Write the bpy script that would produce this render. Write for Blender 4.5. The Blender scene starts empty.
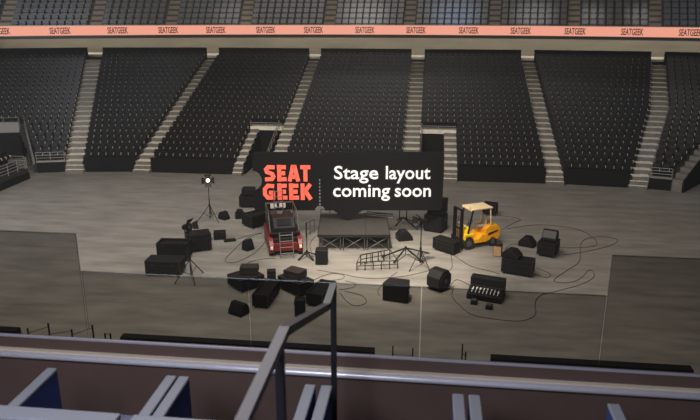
import bpy, math, random
from mathutils import Vector, Matrix, Euler
random.seed(7)
C = bpy.context.scene.collection
R = math.radians
PI = math.pi

# ------------------------------------------------------------------ materials
def lin(c):
    return tuple((v / 12.92 if v <= .04045 else ((v + .055) / 1.055) ** 2.4) for v in c)

def mat(name, rgb, rough=.6, metal=0., noise=None, emit=0., spec=.5):
    """procedural principled material; noise = (scale xyz, amount)"""
    m = bpy.data.materials.new(name); m.use_nodes = True
    nt = m.node_tree; b = nt.nodes['Principled BSDF']
    c = lin(tuple(v / 255 for v in rgb))
    b.inputs['Base Color'].default_value = (*c, 1)
    b.inputs['Roughness'].default_value = rough
    b.inputs['Metallic'].default_value = metal
    b.inputs['Specular IOR Level'].default_value = spec
    if emit:
        b.inputs['Emission Color'].default_value = (*c, 1)
        b.inputs['Emission Strength'].default_value = emit
    if noise:
        sc, amt = noise
        tc = nt.nodes.new('ShaderNodeTexCoord'); mp = nt.nodes.new('ShaderNodeMapping')
        mp.inputs['Scale'].default_value = sc
        nz = nt.nodes.new('ShaderNodeTexNoise'); nz.inputs['Scale'].default_value = 1; nz.inputs['Detail'].default_value = 6
        nz.inputs['Roughness'].default_value = .62
        rp = nt.nodes.new('ShaderNodeMix'); rp.data_type = 'RGBA'
        lo = tuple(v * (1 - amt) for v in c); hi = tuple(min(1, v * (1 + amt)) for v in c)
        rp.inputs[6].default_value = (*lo, 1); rp.inputs[7].default_value = (*hi, 1)
        nt.links.new(tc.outputs['Object'], mp.inputs['Vector']); nt.links.new(mp.outputs['Vector'], nz.inputs['Vector'])
        cr = nt.nodes.new('ShaderNodeMapRange'); cr.inputs['From Min'].default_value = .3; cr.inputs['From Max'].default_value = .7
        nt.links.new(nz.outputs['Fac'], cr.inputs['Value']); nt.links.new(cr.outputs['Result'], rp.inputs['Factor'])
        nt.links.new(rp.outputs[2], b.inputs['Base Color'])
    return m

def glass_mat(name, tint, refl):
    m = bpy.data.materials.new(name); m.use_nodes = True
    nt = m.node_tree; nt.nodes.clear()
    o = nt.nodes.new('ShaderNodeOutputMaterial'); t = nt.nodes.new('ShaderNodeBsdfTransparent')
    g = nt.nodes.new('ShaderNodeBsdfGlossy'); mx = nt.nodes.new('ShaderNodeMixShader')
    t.inputs['Color'].default_value = (*tint, 1); g.inputs['Roughness'].default_value = .25
    g.inputs['Color'].default_value = (.8, .88, 1, 1)
    mx.inputs['Fac'].default_value = refl
    nt.links.new(t.outputs[0], mx.inputs[1]); nt.links.new(g.outputs[0], mx.inputs[2]); nt.links.new(mx.outputs[0], o.inputs[0])
    return m

M = {}
M['concrete'] = mat('arena_concrete', (116, 111, 104), .55, noise=((.4, 1.5, 1), .3))
M['terrace'] = mat('dark_terrace', (24, 22, 21), .8, noise=((1, 1, 1), .2))
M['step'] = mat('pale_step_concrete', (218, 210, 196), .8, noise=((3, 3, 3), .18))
M['riser'] = mat('step_riser', (104, 99, 91), .85, noise=((3, 3, 3), .2))  # darker than the treads: the shade on the step fronts is in the colour
M['seat'] = mat('black_seat_plastic', (19, 18, 18), .38, noise=((2, 2, 2), .25), spec=.2)
M['seat_arm'] = mat('seat_arm_metal', (158, 151, 140), .45)
M['useat'] = mat('grey_seat_plastic', (27, 27, 29), .36, noise=((2, 2, 2), .15), spec=.25)
M['wallblack'] = mat('black_fascia', (13, 12, 13), .8, noise=((1, 1, 1), .2), spec=.2)
M['beige'] = mat('beige_wall', (134, 127, 112), .8, noise=((.15, 1, 1), .18))
M['udark'] = mat('upper_terrace', (40, 38, 36), .8, noise=((1, 1, 1), .2))
M['ustep'] = mat('upper_step', (92, 82, 70), .8, noise=((2, 2, 2), .2))
M['greyrail'] = mat('grey_rail_paint', (150, 146, 138), .5, .3)
M['pgrey'] = mat('grey_parapet', (118, 114, 108), .75, noise=((1, 1, 1), .15))
M['ribbon'] = mat('ribbon_led', (246, 164, 140), .6, emit=.92, spec=.1); M['ribbon'].node_tree.nodes['Principled BSDF'].inputs['Base Color'].default_value = (.02, .012, .01, 1)
M['ribbontext'] = mat('ribbon_text', (74, 26, 22), .7, emit=.15)
M['case'] = mat('black_case_laminate', (14, 13, 13), .6, noise=((4, 4, 4), .25), spec=.25)
M['case2'] = mat('brown_black_laminate', (34, 28, 26), .65, noise=((4, 4, 4), .25), spec=.3)
M['edge'] = mat('dark_metal_edge', (40, 38, 37), .45, .5)
M['grille'] = mat('speaker_grille', (17, 17, 17), .8, noise=((30, 30, 30), .4), spec=.2)
M['gpanel'] = mat('grey_grille', (60, 60, 57), .7, noise=((20, 20, 20), .25))
M['tan'] = mat('tan_panel', (150, 120, 84), .7, noise=((5, 5, 5), .2))
M['blackmetal'] = mat('black_metal', (16, 15, 15), .5, .3)
M['greymetal'] = mat('grey_metal', (96, 92, 88), .45, .6)
M['rubber'] = mat('black_rubber', (18, 18, 18), .85)
M['cable'] = mat('cable_rubber', (52, 46, 40), .8)
M['deck'] = mat('stage_deck_board', (48, 44, 41), .6, noise=((2, 2, 2), .2))
M['yellow'] = mat('forklift_yellow', (232, 158, 12), .4, noise=((2, 2, 2), .08))
M['yellow2'] = mat('forklift_yellow_bright', (235, 190, 20), .4)
M['cream'] = mat('cream_roof', (216, 192, 152), .6, noise=((2, 2, 2), .1))
M['seatgrey'] = mat('grey_vinyl', (150, 140, 130), .5)
M['red'] = mat('lift_red', (100, 10, 10), .45, noise=((2, 2, 2), .15))
M['white'] = mat('dull_white', (205, 200, 192), .5)
M['signblack'] = mat('sign_black', (15, 14, 14), .7, spec=.2)
M['coral'] = mat('coral_lettering', (246, 102, 80), .6, emit=.5)
M['signwhite'] = mat('white_lettering', (226, 226, 224), .6, emit=.4)
M['dash'] = mat('grey_dash', (120, 120, 122), .6, emit=.3)
M['lens'] = mat('lamp_lens', (255, 244, 214), .3, emit=3.5)
M['lensoff'] = mat('lamp_lens_off', (60, 58, 54), .2)
M['glass'] = glass_mat('balcony_glass', (.43, .425, .41), .02)
M['glassedge'] = glass_mat('glass_edge', (.55, .58, .62), .10)
M['brown'] = mat('brown_parapet', (84, 66, 59), .7, noise=((3, 3, 3), .1))
M['ledge'] = mat('beige_ledge', (200, 186, 168), .6)
M['nosing'] = mat('brushed_nosing', (214, 212, 224), .38, .35)
M['sill'] = mat('lilac_sill', (176, 172, 186), .45, .3)
M['navy'] = mat('navy_fabric', (50, 66, 122), .8, noise=((60, 60, 60), .2))
M['ctrim'] = mat('pale_trim', (138, 140, 150), .5)
M['pan'] = mat('lavender_pan', (120, 118, 140), .7, noise=((40, 40, 40), .1))
M['handrail'] = mat('handrail_metal', (104, 103, 109), .45, .5)
M['post'] = mat('dark_post', (32, 31, 36), .5, .3)
M['balcfloor'] = mat('balcony_carpet', (52, 46, 48), .9, noise=((30, 30, 30), .2))

# ------------------------------------------------------------------ mesh builder
class MB:
    def __init__(s): s.v = []; s.f = []; s.m = []
    def add(s, vs, fs, mi=0, mx=None):
        o = len(s.v)
        s.v += [tuple(mx @ Vector(v)) if mx else tuple(v) for v in vs]
        s.f += [tuple(i + o for i in f) for f in fs]; s.m += [mi] * len(fs)
    def box(s, c, d, rot=None, mi=0, taper=1.):
        x, y, z = d[0] / 2, d[1] / 2, d[2] / 2; t = taper
        vs = [(-x, -y, -z), (x, -y, -z), (x, y, -z), (-x, y, -z), (-x * t, -y * t, z), (x * t, -y * t, z), (x * t, y * t, z), (-x * t, y * t, z)]
        fs = [(0, 3, 2, 1), (4, 5, 6, 7), (0, 1, 5, 4), (1, 2, 6, 5), (2, 3, 7, 6), (3, 0, 4, 7)]
        mx = Matrix.Translation(c) @ (Euler(rot).to_matrix().to_4x4() if rot else Matrix())
        s.add(vs, fs, mi, mx); return s
    def tube(s, a, b, r, n=8, mi=0, r2=None):
        a = Vector(a); b = Vector(b); d = (b - a)
        if d.length < 1e-6: return s
        q = d.to_track_quat('Z', 'Y').to_matrix(); r2 = r if r2 is None else r2
        vs = []
        for p, rr in ((a, r), (b, r2)):
            for i in range(n):
                t = 2 * PI * i / n
                vs.append(tuple(p + q @ Vector((rr * math.cos(t), rr * math.sin(t), 0))))
        fs = [(i, (i + 1) % n, n + (i + 1) % n, n + i) for i in range(n)]
        fs += [tuple(reversed(range(n))), tuple(range(n, 2 * n))]
        s.add(vs, fs, mi); return s
    def bar(s, a, b, w, h, mi=0):
        """rectangular bar from a to b, w sideways, h up"""
        a = Vector(a); b = Vector(b); d = (b - a).normalized()
        side = d.cross(Vector((0, 0, 1)))
        side = Vector((1, 0, 0)) if side.length < 1e-4 else side.normalized()
        up = side.cross(d).normalized()
        vs = []
        for p in (a, b):
            for i, j in ((-1, -1), (1, -1), (1, 1), (-1, 1)):
                vs.append(tuple(p + side * i * w / 2 + up * j * h / 2))
        s.add(vs, [(0, 1, 2, 3), (7, 6, 5, 4), (0, 4, 5, 1), (1, 5, 6, 2), (2, 6, 7, 3), (3, 7, 4, 0)], mi); return s
    def path(s, pts, r, n=6, mi=0):
        P = [Vector(p) for p in pts]; k = len(P); vs = []
        for i, p in enumerate(P):
            d = (P[min(i + 1, k - 1)] - P[max(i - 1, 0)]).normalized()
            q = d.to_track_quat('Z', 'Y').to_matrix()
            for j in range(n):
                t = 2 * PI * j / n
                vs.append(tuple(p + q @ Vector((r * math.cos(t), r * math.sin(t), 0))))
        fs = []
        for i in range(k - 1):
            for j in range(n):
                fs.append((i * n + j, i * n + (j + 1) % n, (i + 1) * n + (j + 1) % n, (i + 1) * n + j))
        fs += [tuple(reversed(range(n))), tuple(range((k - 1) * n, k * n))]
        s.add(vs, fs, mi); return s
    def prism(s, prof, axis, a, b, mi=0, mx=None):
        """closed profile extruded along axis ('x': prof=(y,z); 'y': prof=(x,z); 'z': prof=(x,y))"""
        n = len(prof)
        def pt(p, t): return {'x': (t, p[0], p[1]), 'y': (p[0], t, p[1]), 'z': (p[0], p[1], t)}[axis]
        vs = [pt(p, a) for p in prof] + [pt(p, b) for p in prof]
        fs = [tuple(reversed(range(n))), tuple(range(n, 2 * n))] + [(i, (i + 1) % n, n + (i + 1) % n, n + i) for i in range(n)]
        s.add(vs, fs, mi, mx); return s
    def mesh(s, name, mats):
        me = bpy.data.meshes.new(name); me.from_pydata(s.v, [], s.f)
        for m in (mats if isinstance(mats, (list, tuple)) else [mats]): me.materials.append(m)
        if any(s.m): me.polygons.foreach_set('material_index', s.m)
        import bmesh
        bm = bmesh.new(); bm.from_mesh(me); bmesh.ops.recalc_face_normals(bm, faces=bm.faces); bm.to_mesh(me); bm.free()
        me.update(); return me

def obj(name, mb, mats, parent=None, bevel=0, smooth=False, loc=None):
    me = mb.mesh(name, mats) if isinstance(mb, MB) else mb
    o = bpy.data.objects.new(name, me); C.objects.link(o)
    if parent: o.parent = parent
    if loc: o.location = loc
    if bevel:
        b = o.modifiers.new('Bevel', 'BEVEL'); b.width = bevel; b.segments = 2; b.limit_method = 'ANGLE'
    if smooth:
        for p in me.polygons: p.use_smooth = True
    return o
def tag(o, label, cat, group=None, kind=None):
    o['label'] = label; o['category'] = cat
    if group: o['group'] = group
    if kind: o['kind'] = kind
    return o
def thing(name, label, cat, loc=(0, 0, 0), rz=0, group=None):
    o = bpy.data.objects.new(name, None); C.objects.link(o)
    o.location = loc; o.rotation_euler = (0, 0, rz); o.empty_display_size = .2
    return tag(o, label, cat, group)
def struct(name, mb, mats, parent=None, **k):
    o = obj(name, mb, mats, parent, **k)
    if not parent: o['kind'] = 'structure'
    return o
ORD = ['zeroth', 'first', 'second', 'third', 'fourth', 'fifth', 'sixth', 'seventh', 'eighth', 'ninth', 'tenth', 'eleventh', 'twelfth',
       'thirteenth', 'fourteenth', 'fifteenth', 'sixteenth', 'seventeenth', 'eighteenth', 'nineteenth', 'twentieth', 'twenty-first', 'twenty-second']

# ------------------------------------------------------------------ camera
cam = bpy.data.cameras.new('camera'); co = bpy.data.objects.new('camera', cam); C.objects.link(co)
FPX = 675.; CAMZ = 12.
cam.sensor_width = 36; cam.lens = 36 * FPX / 700; cam.clip_start = .05; cam.clip_end = 400
yaw = math.atan(.118); pitch = math.atan(205 / FPX)
co.location = (0, 0, CAMZ); co.rotation_euler = (PI / 2 - pitch, 0, yaw)
cam.dof.use_dof = True; cam.dof.focus_distance = 36; cam.dof.aperture_fstop = 4.6
bpy.context.scene.camera = co

# ------------------------------------------------------------------ arena floor and bowl
fl = MB(); fl.box((-6, 21, -.1), (96, 110, .2)); struct('floor', fl, M['concrete'])

ROWS = 22; TR = .82; RI = .29; Y0 = 47.3; Z0 = .75
def a1l(Y): return -26.95 - (Y - 47.3) * .361
def a1r(Y): return -25.62 - (Y - 47.3) * .350
def a6l(Y): return 13.8 + (Y - 47.3) * .365 if Y < 56.9 else 17.3 + (Y - 56.9) * .262
def a6r(Y): return 14.95 + (Y - 47.3) * .392 if Y < 56.9 else 18.71 + (Y - 56.9) * .228
XA2 = (-21.8, -20.55); XA3 = (-11.65, -10.5); XA4 = (-1.88, -.65); XA5 = (8.22, 9.43)
VL = (-14.2, -13.5, -11.95, 52.35, 53.05)       # left tunnel: stair left, opening left, opening right, opening end Y, walkway end Y
VR = (2.10, 1.16, -.50, 52.35, 53.05)
def yoff(X, Y):
    """rows bow towards the floor beyond the second and fifth aisle"""
    if X < XA2[0]:
        e = max(a1l(Y), X); d = .12 * (XA2[0] - e)
        return d + (.30 * (a1l(Y) - X) if X < a1l(Y) else 0)
    if X > XA5[1]:
        e = min(a6r(Y), X); d = .11 * (e - XA5[1])
        return d + (.30 * (X - a6r(Y)) if X > a6r(Y) else 0)
    return 0.
def rowspan(k):
    """[(block key, left X, right X)] for row k"""
    Y = Y0 + TR * k + .4
    out = []
    if k < 7:
        out.append(('corner_left', -28.9 - (Y - 47.3) * .7, a1l(Y)))
    else:
        out.append(('corner_left', a1l(Y) - 9.5, a1l(Y)))
    out.append(('left', a1r(Y), XA2[0]))
    out.append(('tunnel_left', XA2[1], VL[0] if k < 7 else XA3[0]))
    out.append(('centre', XA3[1], XA4[0]))
    out.append(('right', VR[0] if k < 7 else XA4[1], XA5[0]))
    out.append(('far_right', XA5[1], a6l(Y)))
    out.append(('corner_right', a6r(Y), 16.3 + (Y - 47.7) * .72 if k < 5 else a6r(Y) + 7.5))
    return out

# terraces: one stepped mesh per block
for key in ('corner_left', 'left', 'tunnel_left', 'centre', 'right', 'far_right', 'corner_right'):
    mb = MB()
    for k in range(ROWS):
        for kk, xl, xr in rowspan(k):
            if kk != key: continue
            z = Z0 + RI * k; Y = Y0 + TR * k
            n = 4 if key not in ('tunnel_left', 'centre', 'right') else 1
            for i in range(n):
                xa = xl + (xr - xl) * i / n; xb = xl + (xr - xl) * (i + 1) / n
                ya, yb = Y - yoff(xa, Y), Y - yoff(xb, Y)
                zb = max(0, z - .6) if k else 0
                vs = [(xa, ya, zb), (xb, yb, zb), (xb, yb + TR + .02, zb), (xa, ya + TR + .02, zb), (xa, ya, z), (xb, yb, z), (xb, yb + TR + .02, z), (xa, ya + TR + .02, z)]
                mb.add(vs, [(0, 3, 2, 1), (4, 5, 6, 7), (0, 1, 5, 4), (1, 2, 6, 5), (2, 3, 7, 6), (3, 0, 4, 7)])
    o = struct('seating_terrace', mb, M['terrace'])

# black front walls
def frontwall(xl, xr, h, n=1, name='wall_front', mt='wallblack'):
    mb = MB()
    for i in range(n):
        xa = xl + (xr - xl) * i / n; xb = xl + (xr - xl) * (i + 1) / n
        ya, yb = Y0 - yoff(xa, Y0) - .02, Y0 - yoff(xb, Y0) - .02
        vs = [(xa, ya - .12, 0), (xb, yb - .12, 0), (xb, yb, 0), (xa, ya, 0), (xa, ya - .12, h), (xb, yb - .12, h), (xb, yb, h), (xa, ya, h)]
        mb.add(vs, [(0, 3, 2, 1), (4, 5, 6, 7), (0, 1, 5, 4), (1, 2, 6, 5), (2, 3, 7, 6), (3, 0, 4, 7)])
    return struct(name, mb, M[mt])
frontwall(-28.9, -26.97, .78); frontwall(-25.6, XA2[0], 1.12, 3); frontwall(XA2[1], VL[0], 1.12)
frontwall(XA3[1], XA4[0], 1.12); frontwall(VR[0], XA5[0], 1.12); frontwall(XA5[1], 13.75, 1.12, 3); frontwall(15.0, 16.3, .8)

for (xa, xb) in ((-28.9, -26.97), (15.0, 16.3)):
    mb = MB(); ya, yb = Y0 - yoff(xa, Y0), Y0 - yoff(xb, Y0)
    mb.add([(xa, ya - .16, .785), (xb, yb - .16, .785), (xb, yb + .1, .785), (xa, ya + .1, .785), (xa, ya - .16, .9), (xb, yb - .16, .9), (xb, yb + .1, .9), (xa, ya + .1, .9)], [(0, 3, 2, 1), (4, 5, 6, 7), (0, 1, 5, 4), (1, 2, 6, 5), (2, 3, 7, 6), (3, 0, 4, 7)])
    struct('trim_coping', mb, M['pgrey'])
# aisle steps
def steps(label, lf, rf, k0=0, k1=ROWS, front=True):
    mb = MB()
    def slab(ya, yb, za, zb):
        ym = (ya + yb) / 2
        xs = (lf(ym), rf(ym)); oa = [yoff(x, ym) for x in xs]
        vs = []
        for zz in (za, zb):
            vs += [(xs[0], ya - oa[0], zz), (xs[1], ya - oa[1], zz), (xs[1], yb - oa[1], zz), (xs[0], yb - oa[0], zz)]
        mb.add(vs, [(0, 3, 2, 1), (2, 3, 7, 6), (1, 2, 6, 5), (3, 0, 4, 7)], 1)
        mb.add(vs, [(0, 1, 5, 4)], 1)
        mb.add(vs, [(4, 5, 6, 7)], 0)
    if front:
        slab(Y0 - .62, Y0 - .31, 0, .26); slab(Y0 - .31, Y0, 0, .52)
    for k in range(k0, k1):
        z = Z0 + RI * k + .03; Y = Y0 + TR * k
        slab(Y + .004, Y + TR + .002, max(0, z - .6), z)
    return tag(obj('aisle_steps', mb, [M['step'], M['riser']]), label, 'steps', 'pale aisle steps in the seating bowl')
f = lambda x: (lambda Y: x)
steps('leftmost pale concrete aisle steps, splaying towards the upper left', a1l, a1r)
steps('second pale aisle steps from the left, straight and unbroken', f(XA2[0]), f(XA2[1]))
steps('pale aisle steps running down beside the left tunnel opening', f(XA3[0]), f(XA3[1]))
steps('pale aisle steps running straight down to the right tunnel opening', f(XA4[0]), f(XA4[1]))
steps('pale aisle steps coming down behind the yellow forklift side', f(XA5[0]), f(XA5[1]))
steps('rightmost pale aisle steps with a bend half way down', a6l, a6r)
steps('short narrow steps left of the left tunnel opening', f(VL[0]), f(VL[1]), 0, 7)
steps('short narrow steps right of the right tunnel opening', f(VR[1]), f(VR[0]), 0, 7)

# tunnels (vomitories): dark recess, walkway above, rails
def rail(mb, pts, h=.95, r=.025, posts=True, bars=2):
    for i in range(len(pts) - 1):
        a, b = Vector(pts[i]), Vector(pts[i + 1])
        L = (b - a).length; n = max(1, round(L / 1.1))
        for j in range(bars):
            zz = Vector((0, 0, h * (1 - j / max(1, bars))))
            mb.tube(a + zz, b + zz, r, 6)
        for j in range(n + 1):
            p = a.lerp(b, j / n); mb.tube(p, p + Vector((0, 0, h)), r, 6)
    return mb
for (xo, xi, xs, side) in ((VL[1], VL[2], XA3[0], 'left'), (VR[1], VR[2], XA4[1], 'right')):
    lo, hi = min(xo, xi), max(xo, xi)
    mb = MB()
    mb.box((lo - .03 if lo == xo else lo, (Y0 + VL[3]) / 2, 1.25), (.12, VL[3] - Y0, 2.5)) if False else None
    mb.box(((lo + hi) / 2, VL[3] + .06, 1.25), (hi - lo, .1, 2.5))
    # side cheeks, stepping with the rake
    for k in range(6):
        z = Z0 + RI * k + .1
        for x in (lo + .05, hi - .05):
            mb.box((x, Y0 + TR * (k + .5), z / 2), (.1, TR, z))
    struct('wall_tunnel_' + side, mb, M['wallblack'])
    x0 = min(xo, xs) ; x1 = max(xo, xs)
    if side == 'left': x0, x1 = VL[0], XA3[0]
    else: x0, x1 = XA4[1], VR[0]
    wk = MB(); wk.box(((x0 + x1) / 2, (VL[3] + VL[4]) / 2, 2.6), (x1 - x0, VL[4] - VL[3], .16))
    wk.box(((x0 + x1) / 2, VL[3] - .04, 2.59), (x1 - x0, .08, .30))
    tag(obj('tunnel_walkway', wk, M['step']), 'pale concrete walkway over the %s tunnel opening' % side, 'walkway')
    rl = MB(); rail(rl, [(x0 + .03, VL[3] - .04, 2.74), (x1 - .03, VL[3] - .04, 2.74)], .28, .018)
    tag(obj('guard_rail', rl, M['greyrail']), 'thin grey guard rail above the %s tunnel opening' % side, 'railing')
    rs = MB(); xr = xi + (.12 if side == 'left' else -.05)
    rail(rs, [(xr, Y0 + .3, Z0 + .05), (xr, VL[3] - .1, 2.55)], .7, .022)
    tag(obj('stair_rail', rs, M['greyrail']), 'sloping grey stair rail between aisle steps and %s tunnel opening' % side, 'railing')

# concourse at the top: floor, black back wall pieces, beige wall
ztop = Z0 + RI * (ROWS - 1)
mb = MB(); mb.box((-6, 67.5, ztop - .1 + .42), (90, 4., .2)); struct('floor.001', mb, M['step'])
TOPY = Y0 + TR * ROWS
def topwall(xl, xr, n):
    mb = MB()
    for i in range(n):
        xa = xl + (xr - xl) * i / n; xb = xl + (xr - xl) * (i + 1) / n
        ya, yb = TOPY - yoff(xa, TOPY), TOPY - yoff(xb, TOPY); zb, zt = ztop - .3, ztop + 1.2
        vs = [(xa, ya, zb), (xb, yb, zb), (xb, yb + .14, zb), (xa, ya + .14, zb), (xa, ya, zt), (xb, yb, zt), (xb, yb + .14, zt), (xa, ya + .14, zt)]
        mb.add(vs, [(0, 3, 2, 1), (4, 5, 6, 7), (0, 1, 5, 4), (1, 2, 6, 5), (2, 3, 7, 6), (3, 0, 4, 7)])
    struct('wall_top', mb, M['wallblack'])
topwall(a1l(65) - 10, a1l(65), 4); topwall(a1r(65), XA2[0], 3); topwall(XA2[1], XA3[0], 1); topwall(XA3[1], XA4[0], 1)
topwall(XA4[1], XA5[0], 1); topwall(XA5[1], a6l(65), 3); topwall(a6r(65), a6r(65) + 8, 4)
mb = MB(); mb.box((-6, 69.0, 8.9), (100, .2, 4.2)); struct('wall_back', mb, M['beige'])

# ------------------------------------------------------------------ lower bowl seats
sb = MB()
sb.box((0, .30, .62), (.46, .07, .50), (R(-9), 0, 0), 0, .94)      # back
sb.box((0, .15, .52), (.42, .10, .40), (R(-6), 0, 0), 0)           # folded pan
sb.box((0, .24, .20), (.10, .16, .40), None, 0)                     # pedestal
sb.box((.25, .12, .58), (.045, .24, .05), None, 1)                  # arm
sb.box((.25, .02, .50), (.04, .035, .14), None, 1)
seat_me = sb.mesh('stadium_seat', [M['seat'], M['seat_arm']])
SEATROT = {}
seats = []
for k in range(ROWS):
    for key, xl, xr in rowspan(k):
        n = max(1, int((xr - xl - .06) / .5)); pt = (xr - xl - .06) / n
        Y = Y0 + TR * k + .32
        for i in range(n):
            x = xl + .03 + pt * (i + .5); y = Y - yoff(x, Y); e = .05
            ang = math.atan2(-(yoff(x + e, Y) - yoff(x - e, Y)), 2 * e)
            seats.append((key, k, i, n, x, y, Z0 + RI * k, ang))
BLOCK = {'corner_left': 'far left corner block', 'left': 'block right of leftmost steps', 'tunnel_left': 'block left of left tunnel',
         'centre': 'block above the sign', 'right': 'block right of right tunnel', 'far_right': 'block left of rightmost steps', 'corner_right': 'far right corner block'}
cand = [s for s in seats if not (s[0] == 'centre' and s[1] < 1)]
cand.sort(key=lambda s: s[4] ** 2 + s[5] ** 2 + (CAMZ - s[6]) ** 2)
front = set((s[0], s[1], s[2]) for s in cand[:300])
proto = None; rest = MB()
for key, k, i, n, x, y, z, ang in seats:
    if (key, k, i) in front:
        if proto is None:
            proto = bpy.data.objects.new('stadium_seat', seat_me); o = proto
        else: o = proto.copy()
        C.objects.link(o); o.location = (x, y, z); o.rotation_euler = (0, 0, ang)
        row = 'front row' if k == 0 else ORD[k + 1] + ' row up'
        tag(o, 'black folding seat, %s from left, %s, %s' % (ORD[i + 1], row, BLOCK[key]), 'seat', 'black folding seats in the lower bowl')
    else:
        mx = Matrix.Translation((x, y, z)) @ Matrix.Rotation(ang, 4, 'Z')
        o_ = len(rest.v)
        rest.v += [tuple(mx @ v.co) for v in seat_me.vertices]
        for p in seat_me.polygons:
            rest.f.append(tuple(j + o_ for j in p.vertices)); rest.m.append(p.material_index)
o = bpy.data.objects.new('stadium_seat_rows', None)
me = bpy.data.meshes.new('stadium_seat_rows'); me.from_pydata(rest.v, [], rest.f); me.materials.append(M['seat']); me.materials.append(M['seat_arm'])
me.polygons.foreach_set('material_index', rest.m)
o = bpy.data.objects.new('stadium_seat_rows', me); C.objects.link(o)
tag(o, 'remaining rows of black folding seats higher up the lower bowl', 'seats', None, 'stuff')

# front rails of the corner blocks, side rails
rl = MB(); rail(rl, [(-28.9, Y0 - yoff(-28.9, Y0) - .08, .9), (-27.0, Y0 - yoff(-27.0, Y0) - .08, .9)], .62, .018, bars=3)
tag(obj('guard_rail', rl, M['greyrail']), 'grey guard rail in front of the far left corner seats', 'railing')
rl = MB(); rail(rl, [(15.05, Y0 - yoff(15.05, Y0) - .08, .9), (16.3, Y0 - yoff(16.3, Y0) - .08, .9)], .6, .018, bars=3)
tag(obj('guard_rail', rl, M['greyrail']), 'grey guard rail in front of the far right corner seats', 'railing')
rl = MB(); rl.bar((-29.12, 46.0, .75), (-32.85, 51.3, 2.75), .14, .4); rail(rl, [(-29.12, 46.0, .85), (-32.85, 51.3, 2.85)], .6, .02)
tag(obj('sloping_parapet', rl, M['pgrey']), 'pale sloping parapet with rail at edge of far left corner seats', 'parapet')
rl = MB(); U = Vector((2.0, 2.65, 0)).normalized(); V = Vector((-U.y, U.x, 0)); A0 = Vector((16.98, 45.72, 0))
for k in range(9):
    z = .78 + RI * .95 * k; p = A0 + U * (.05 + .8 * (k + .5)) + V * .52
    rl.box((p.x, p.y, z / 2), (.8, .75, z), (0, 0, math.atan2(U.y, U.x)))
tag(obj('side_steps', rl, [M['riser']]), 'narrow grey steps along the right edge of far right corner seats', 'steps')
mb = MB(); L = 8.0
mb.add([tuple(A0 + V * w_ + U * u + Vector((0, 0, z))) for (w_, u, z) in ((0, 0, 0), (.1, 0, 0), (.1, L, 0), (0, L, 0), (0, 0, .85), (.1, 0, .85), (.1, L, 3.6), (0, L, 3.6))], [(0, 3, 2, 1), (4, 5, 6, 7), (0, 1, 5, 4), (1, 2, 6, 5), (2, 3, 7, 6), (3, 0, 4, 7)])
struct('wall_right', mb, M['wallblack'])
# left tunnel gap: parapet and dark wall
Yg = Y0 + TR * 7 - .14
def gapstrip(xa, xb, z0, z1, d0, d1):
    m_ = MB(); ya, yb = Yg - yoff(xa, Yg), Yg - yoff(xb, Yg); vs = []
    for z in (z0, z1): vs += [(xa, ya + d0, z), (xb, yb + d0, z), (xb, yb + d1, z), (xa, ya + d1, z)]
    m_.add(vs, [(0, 3, 2, 1), (4, 5, 6, 7), (0, 1, 5, 4), (1, 2, 6, 5), (2, 3, 7, 6), (3, 0, 4, 7)]); return m_
struct('wall_gap_left', gapstrip(-38.5, -33.0, 0, 2.1, -.1, .1), M['wallblack'])
mb = gapstrip(-38.5, -33.0, 2.11, 2.95, -.1, .1); rail(mb, [(-38.5, Yg - yoff(-38.5, Yg), 2.95), (-33.0, Yg - yoff(-33.0, Yg), 2.95)], .35, .02, bars=1)
tag(obj('parapet', mb, M['pgrey']), 'pale grey parapet with rail above the dark gap at far left', 'parapet')
# end stand on the left
mb = MB(); mb.box((-34, 32.2, .25), (11, 24.2, .5)); struct('wall_end', mb, M['wallblack'])
mb = MB(); mb.box((-34, 32.2, .62), (10.9, 24.1, .26))
for k in range(6): mb.box((-29.45 - .8 * k, 32.2, .75 + (.45 + .29 * k) / 2), (.8, 23.4, .45 + .29 * k))
struct('seating_terrace', mb, M['terrace'])
rl = MB(); rail(rl, [(-28.58, 30, .75), (-28.58, 44.2, .75)], .85, .018, bars=4)
tag(obj('guard_rail', rl, M['greyrail']), 'long grey mesh guard rail along the left end stand', 'railing')
rl = MB(); rail(rl, [(-28.7, 44.2, .75), (-32.5, 44.2, .75)], .9, .018, bars=3)
tag(obj('guard_rail', rl, M['greyrail']), 'short grey guard rail returning at the corner of left end stand', 'railing')
ends = []
for k in range(4):
    for j in range(16):
        y = 43.55 - .52 * j
        o = proto.copy(); C.objects.link(o); o.location = (-29.4 - .8 * k, y, 1.2 + .29 * k); o.rotation_euler = (0, 0, R(90))
        tag(o, 'black folding seat, %s from the far end, %s of left end stand' % (ORD[j + 1], 'front row' if k == 0 else ORD[k + 1] + ' row'), 'seat', 'black folding seats in the left end stand')

# ------------------------------------------------------------------ ribbon board and upper deck
def yc(X): return 52 - .007 * (X + 2) ** 2
def ang_c(X): return math.atan2(-.014 * (X + 2), 1)
def strip(mb, x0, x1, y_in, y_out, z0, z1, n=40, mi=0):
    vs = []; fs = []
    for i in range(n + 1):
        X = x0 + (x1 - x0) * i / n; a = ang_c(X); nx, ny = -math.sin(a), math.cos(a)
        for d, z in ((y_in, z0), (y_out, z0), (y_out, z1), (y_in, z1)):
            vs.append((X + nx * d, yc(X) + ny * d, z))
    for i in range(n):
        for j in range(4):
            fs.append((i * 4 + j, i * 4 + (j + 1) % 4, (i + 1) * 4 + (j + 1) % 4, (i + 1) * 4 + j))
    fs += [(3, 2, 1, 0), tuple(n * 4 + j for j in range(4))]
    mb.add(vs, fs, mi)
RZ0, RZ1 = 9.87, 10.57
rb = thing('ribbon_board', 'long salmon pink ribbon screen with repeated dark red lettering along the upper deck', 'screen')
mb = MB(); strip(mb, -37, 24, 0, .25, RZ0 + .02, RZ1 - .02); obj('screen_panel', mb, M['ribbon'], rb)
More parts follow.
